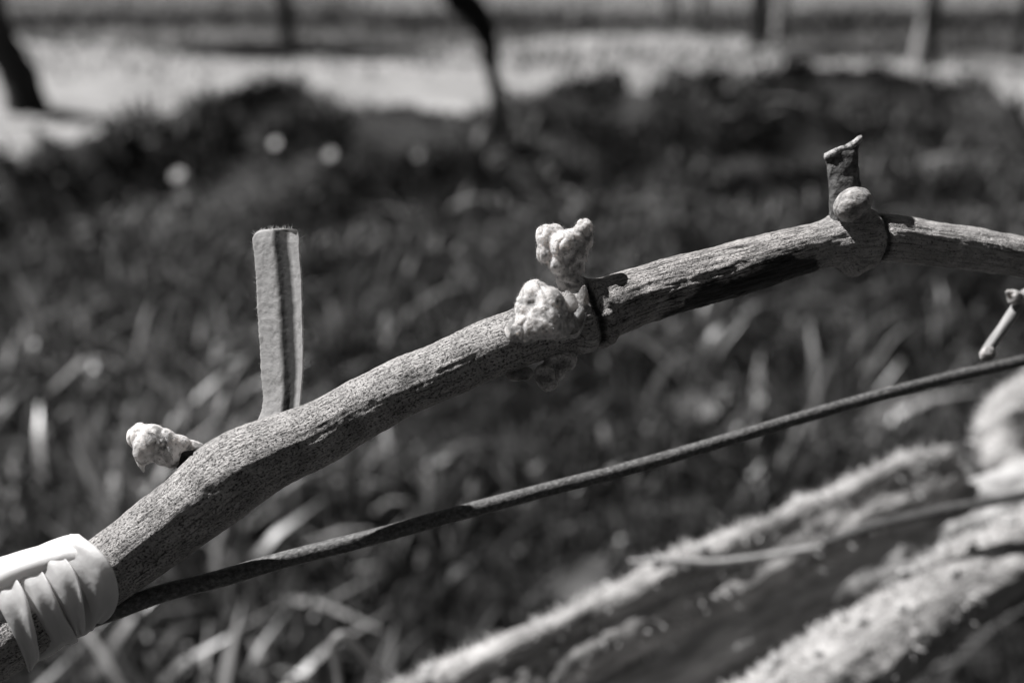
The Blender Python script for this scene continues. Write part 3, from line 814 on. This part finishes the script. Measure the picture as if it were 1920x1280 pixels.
# ------------------------------------------------------------------ old shaggy vine trunk, lower right
TK = 1.16
ax_len = .0036
def old_trunk():
    def chain(pts, n=70, nth=16):
        s = spline(np.array(pts, float), n)
        s[:, 3] *= TK
        C = np.array([P(a, b, d) for a, b, _, d in s]); R = s[:, 2] / 2 * s[:, 3] / F
        V, fc, _ = tube(C, R, nth=nth); return V, [list(q) for q in fc]
    A = [(-500, 3600, 180, .42), (-200, 2500, 170, .40), (300, 1640, 150, .37), (700, 1390, 120, .36), (900, 1305, 130, .362), (1100, 1210, 118, .365), (1300, 1115, 112, .37), (1450, 1053, 106, .375), (1600, 977, 96, .383), (1720, 920, 78, .39), (1800, 885, 60, .40)]
    A2 = [(700, 1330, 60, .355), (900, 1240, 62, .357), (1100, 1148, 58, .36), (1290, 1052, 54, .365), (1420, 1000, 50, .37), (1560, 935, 50, .38), (1680, 880, 44, .385), (1780, 852, 40, .395)]
    B = [(-450, 3600, 190, .36), (0, 2500, 190, .35), (700, 1770, 190, .34), (1100, 1555, 180, .338), (1400, 1370, 170, .34), (1600, 1240, 160, .345), (1750, 1140, 150, .352), (1920, 1035, 140, .36), (2150, 900, 110, .375), (2500, 700, 110, .41), (2900, 520, 110, .46)]
    Cc = [(100, 1950, 280, .375), (700, 1520, 270, .368), (1100, 1320, 240, .378), (1350, 1195, 225, .383), (1600, 1075, 190, .39), (1800, 990, 150, .40), (2000, 900, 130, .41), (2300, 760, 120, .43)]
    D = [(1990, 960, 80, .41), (1930, 905, 80, .42), (1870, 850, 76, .43), (1880, 790, 84, .44), (1940, 740, 88, .45), (2040, 660, 100, .47), (2250, 520, 90, .5)]
    V, N, q = remesh([chain(c) for c in (A, A2, B, Cc, D)], .0018, 8)
    d = .0016 * fbm(V * 70, 3, 3) + .0005 * fbm(V * 330, 3, 6)
    def near(ch):
        q = spline(np.array(ch, float), 90); q[:, 3] *= TK; C = np.array([P(a, b, dd) for a, b, _, dd in q]); Rr = q[:, 2] / 2 * q[:, 3] / F
        out = np.full(len(V), 9.0)
        for c_, r_ in zip(C, Rr): out = np.minimum(out, np.linalg.norm(V - c_, axis=1) - r_)
        return out
    pale = np.clip((near(Cc) - np.minimum(np.minimum(near(A), near(A2)), np.minimum(near(B), near(D))) + .0015 * fbm(V * 150, 2, 3)) / .003 + .3, 0, 1)
    # shaggy strips along the trunk
    ax = P(1600, 1120, .36) - P(1000, 1440, .36); ax /= np.linalg.norm(ax)
    al = V @ ax; per = V - al[:, None] * ax
    d += .0018 * fbm(np.c_[per * 260] + ax * (al * 22)[:, None], 3, 12)
    V2 = V + N * d[:, None]
    root = empty("old_vine_trunk", P(1100, 1330, .385)); tag(root, "thick shaggy old vine trunk with pale lichen crossing the lower right corner", "vine trunk")
    m, t, b = mat("shaggy_bark")
    co = nd(t, "ShaderNodeTexCoord").outputs["Object"]
    rot = nd(t, "ShaderNodeMapping"); t.links.new(co, rot.inputs[0]); rot.vector_type = 'TEXTURE'
    e = Vector(ax.tolist()).to_track_quat('X', 'Z').to_euler(); rot.inputs["Rotation"].default_value = e
    a = noise(t, scaled(t, rot.outputs[0], (.18, 1, 1)), 160, 5, .65)
    c = noise(t, co, 60, 4, .6)
    col = mul(t, ramp(t, a, [(.34, .22), (.5, .55), (.66, .80)]), ramp(t, c, [(.35, .55), (.6, .95)]))
    pl = nd(t, "ShaderNodeAttribute", attribute_name="pale").outputs["Fac"]
    col = mixc(t, pl, ramp(t, a, [(.34, .22), (.5, .45), (.66, .66)]), col)
    setcol(t, b, col); b.inputs["Roughness"].default_value = .9
    bump(t, b, a, .003, .8)
    mesh_obj("bark", V2, q, m, root, attrs={"pale": pale})
    # lichen: rows of little stubby lobes on lit and lower edges
    r = np.random.default_rng(5)
    vis = (N @ SUN > .05) & (V[:, 2] > .1)
    dens = vnoise(V * 70, 77)
    k = np.where(vis & (dens > .05) & (pale > .6))[0]; k = k[N[k] @ UP > .35]; k = r.choice(k, 260)
    LV, LF, o = [], [], 0
    base_u = []
    nu, nv = 7, 6
    for i in k:
        c = V2[i]; nn = N[i] + r.normal(0, .55, 3); nn /= np.linalg.norm(nn)
        a1 = np.cross(nn, [0.3, .2, .9]); a1 /= np.linalg.norm(a1); a2 = np.cross(nn, a1)
        L = r.uniform(.0008, .0036) * (1.9 if r.random() < .05 else 1); R = r.uniform(.0013, .0026)
        bend = r.normal(0, .0012, 3)
        for j in range(nv):
            f = j / (nv - 1)
            rr = R * (.8 + .35 * math.sin(f * 3.0)) * (1 if j < nv - 1 else .3)
            cc = c + nn * (L * f - .0008) + bend * f * f
            for u in range(nu):
                g = 2 * math.pi * u / nu
                LV.append(cc + (a1 * math.cos(g) + a2 * math.sin(g)) * rr)
        for j in range(nv - 1):
            for u in range(nu):
                p0 = o + j * nu + u; p1 = o + j * nu + (u + 1) % nu; LF.append([p0, p1, p1 + nu, p0 + nu])
        LF.append([o + (nv - 1) * nu + u for u in range(nu)])
        o += nu * nv
    kk = np.where((pale > .3) & (V[:, 2] > .15) & (V[:, 0] > -.25) & (N @ FW < .5))[0]
    wt = np.clip(vnoise(V[kk] * 110, 91) + .75, .03, 2) * np.clip(.35 + N[kk] @ UP, .1, 1.3); kk = r.choice(kk, 26000, p=wt / wt.sum())[:13000]
    hairs("moss_fibres", V2[kk] - N[kk] * .0006, N[kk] + .5 * ax * np.sign(r.random(len(kk)) - .4)[:, None], ax_len, .00034, root, m=M_FUZZ, seed=6)
    tag(mesh_obj("lichen", np.array(LV), LF, M_LICH, root), kind="stuff")
M_FUZZ = m_simple("moss_fibre", [(.35, .70), (.6, .92)], 200, .8, tr=.35, alb=.95)
M_LICH = m_simple("lichen_pale", [(.35, .42), (.6, .66)], 300, .85, .0005, tr=.12)
old_trunk()
# dark thin stem lying over the trunk, right edge
M_DTW = m_simple("dark_twig_bark", [(.35, .05), (.6, .13)], 400, .8, .0006)
V, fc, cco = pxtube([(a_, b_, w_, d_ * TK) for a_, b_, w_, d_ in [(1540, 1018, 14, .352), (1640, 985, 18, .350), (1760, 958, 20, .348), (1860, 940, 20, .347), (1960, 920, 20, .346), (2200, 870, 20, .348), (2600, 790, 20, .36)]], 80, 14, .0003, 300, 4)
tag(mesh_obj("dark_tendril", V, fc, M_DTW), "thin dark stem lying across the old trunk at the right edge", "stem")
V, fc, cco = pxtube([(a_, b_, w_, d_ * TK) for a_, b_, w_, d_ in [(1180, 1052, 8, .352), (1250, 1050, 13, .350), (1330, 1054, 14, .350), (1450, 1040, 13, .352), (1545, 1024, 12, .354)]], 60, 12, .0002, 300, 5)
tag(mesh_obj("pale_shoot", V, fc, M_LICH), "thin pale shoot lying along the upper ridge of the old trunk", "shoot")

# ------------------------------------------------------------------ vines of the next rows
M_TRUNK = m_simple("dark_vine_bark", [(.35, .010), (.6, .035)], 60, .9, .004)
M_TRUNKP = m_simple("pale_vine_bark", [(.35, .35), (.6, .6)], 40, .9, .004)
def vine(name, px, pyb, shape, wpx, label, m=None, top=.82, cat="vine trunk", arms=True, grp="vines of the rows behind"):
    g = G(px, pyb); dep = (g - CAM) @ FW
    base = np.array([g[0], g[1], float(height(np.array([g[0]]), np.array([g[1]]))[0]) - .03])
    k = dep / F
    rows = [(0, 0, 1.25)] + shape
    pts = []
    for (dx, dz, wf) in rows:
        pts.append((base[0] + dx * k, base[1] + .03 * math.sin(dz * 9), base[2] + dz, wf * wpx * k / 2))
    s = spline(np.array(pts, float), 60)
    V, fc, cco = tube(s[:, :3], s[:, 3], nth=18, disp=lambda S, TH, R: R * .25 * fbm(np.stack([np.cos(TH) * 2, np.sin(TH) * 2, S * 28], -1).reshape(-1, 3), 3, int(px)).reshape(S.shape), ref=np.array([0, -1, .01]))
    root = empty(name, base); tag(root, label, cat, grp)
    mesh_obj("trunk", V, fc, m or M_TRUNK, root)
    if arms:
        tp = s[-1]
        for sg in (-1, 1):
            q = [(tp[0], tp[1], tp[2] - .02, tp[3] * .9), (tp[0] + sg * .10, tp[1], tp[2] + .04, tp[3] * .75), (tp[0] + sg * .30, tp[1] + .02, tp[2] + .05, tp[3] * .5), (tp[0] + sg * .55, tp[1], tp[2] + .03, tp[3] * .3)]
            a = spline(np.array(q), 24)
            V, fc, _ = tube(a[:, :3], a[:, 3], nth=10, ref=np.array([0, -1, .01]))
            mesh_obj("cordon_arm", V, fc, m or M_TRUNK, root)
vine("vine", 55, 215, [(-8, .06, 1.25), (-12, .12, 1.2), (-30, .2, 1.1), (-42, .27, 1.05), (-45, .36, 1.1), (-30, .55, 1.0), (-40, .8, 1.0)], 60, "thick dark vine trunk at the far left standing on the pale path")
vine("vine", 930, 292, [(0, .06, .9), (6, .12, .8), (-6, .18, .75), (-12, .25, .95), (-30, .31, 1.25), (-70, .37, 1.45), (-85, .42, 1.5), (-60, .6, 1.5), (-70, .8, 1.5)], 38, "slender crooked dark vine trunk near the middle of the path")
vine("vine", 540, 108, [(0, .1, .9), (-2, .2, .9), (-6, .4, 1.0), (4, .8, 1.0)], 30, "straight dark trunk behind the path, above the upright strip")
vine("vine", 1420, 86, [(0, .1, .9), (2, .2, 1.0), (4, .4, 1.0), (-4, .8, 1.0)], 34, "dark trunk beyond the path, right of the centre")
vine("vine", 1745, 128, [(-2, .1, .9), (-10, .25, .9), (4, .5, 1.0), (0, .85, 1.0)], 30, "dark leaning trunk beside the pale post at upper right")
def post(px, pyb, wpx, label, m, lean=0.0, h=1.3):
    g = G(px, pyb); k = ((g - CAM) @ FW) / F
    C = np.linspace(0, 1, 24)[:, None] * np.array([lean, 0, h]) + np.array([g[0], g[1], -.03])
    R = np.full(24, wpx * k / 2) * np.linspace(1.08, .95, 24)
    V, fc, cco = tube(C, R, nth=14, ref=np.array([0, -1, .01]), disp=lambda S, TH, R_: R_ * .12 * fbm(np.stack([np.cos(TH) * 1.5, np.sin(TH) * 1.5, S * 10], -1).reshape(-1, 3), 2, int(px)).reshape(S.shape))
    tag(mesh_obj("trellis_post", V, fc, m), label, "post", "posts of the rows behind")
post(1718, 122, 26, "pale weathered post beside the leaning dark trunk at upper right", M_TRUNKP, .12)
post(1458, 72, 20, "pale slim post just right of a dark trunk beyond the path", M_TRUNKP, .02)
post(1252, 40, 24, "grey post left of a twin, far behind the path", M_TRUNKP)
post(1312, 36, 22, "grey post right of its twin, far behind the path", M_TRUNKP)
post(1906, 112, 20, "dark slim post at the far right edge", M_TRUNK)

# ------------------------------------------------------------------ loose leaves and stems
def leaf(px, py, wpx, hpx, z, label, m, tilt=.6, spin=0.0, cup=.5, name="fallen_leaf", grp=None, seed=1):
    g = G(px, py, z); k = ((g - CAM) @ FW) / F
    a = math.radians(spin); ax = math.cos(a) * RT + math.sin(a) * UP; ay0 = -math.sin(a) * RT + math.cos(a) * UP
    nz = -FW; ay = ay0 * math.cos(tilt) + nz * math.sin(tilt) * -1; nn = np.cross(ax, ay)
    V = []; n1, n2 = 15, 21
    for sdx in (0, 1):
        for i in range(n2):
            v = i / (n2 - 1) * 2 - 1; wd = (1 - abs(v) ** 2.2) ** .7 * (1 + .12 * math.sin(v * 13 + seed))
            for j in range(n1):
                u = (j / (n1 - 1) * 2 - 1)
                V.append(g + ax * u * wd * wpx / 2 * k + ay * v * hpx / 2 * k + nn * (cup * wpx / 2 * k * (u * u * wd * wd) + .2 * cup * hpx * k * v * v + sdx * .0006))
    V = np.array(V); V += nn * (.002 * fbm(V * 60, 3, seed))[:, None]
    h = n1 * n2; idx = np.arange(h).reshape(n2, n1)
    f1 = np.stack([idx[:-1, :-1], idx[:-1, 1:], idx[1:, 1:], idx[1:, :-1]], -1).reshape(-1, 4)
    ring = np.r_[idx[0, :], idx[1:, -1], idx[-1, -2::-1], idx[-2:0:-1, 0]]; rn = np.roll(ring, -1)
    tag(mesh_obj(name, V, np.vstack([f1, f1[:, ::-1] + h, np.stack([rn, ring, ring + h, rn + h], -1)]), m), label, "leaf", grp)
M_LEAF = m_simple("pale_leaf", [(.35, .30), (.6, .5)], 30, .45, .002, tr=.3)
M_LEAFD = m_simple("dark_leaf", [(.35, .07), (.6, .16)], 30, .8, .002, tr=.2)
M_LEAFB = m_simple("shiny_leaf", [(.35, .7), (.6, .85)], 30, .25, .0, tr=.3, spec=.8)
leaf(1310, 760, 110, 70, .05, "pale crumpled leaf lying in the grass between cane and wire", M_LEAF, .5, 20, seed=2)
leaf(1095, 1100, 120, 100, .12, "dark curled leaf beside the upper edge of the old trunk", M_LEAFD, .75, 25, .7, seed=3)
for i, (x, y, sz, wh) in enumerate([(333, 330, 22, "leftmost and lowest of the bright specks on the weedy bank"), (517, 270, 18, "bright speck on the bank left of the twin speck near its crest"), (620, 290, 20, "bright speck on the bank between the middle two"), (785, 288, 18, "rightmost bright speck on the bank, left of the crooked trunk")]):
    leaf(x, y, sz * 1.0, sz * 1.9, .10, wh, M_LEAFB, .9, i * 37, .2, name="bright_leaf", grp="bright specks on the bank", seed=i)
V, fc, cco = pxtube([(640, 1330, 14, .46), (632, 1250, 14, .46), (625, 1205, 18, .46), (640, 1192, 20, .46), (670, 1215, 18, .465), (700, 1250, 15, .47), (760, 1290, 14, .475)], 60, 12, .0004, 200, 9)
tag(mesh_obj("bent_stem", V, fc, M_LEAF), "pale bent dry stem arching at the bottom edge left of the old trunk", "stem")
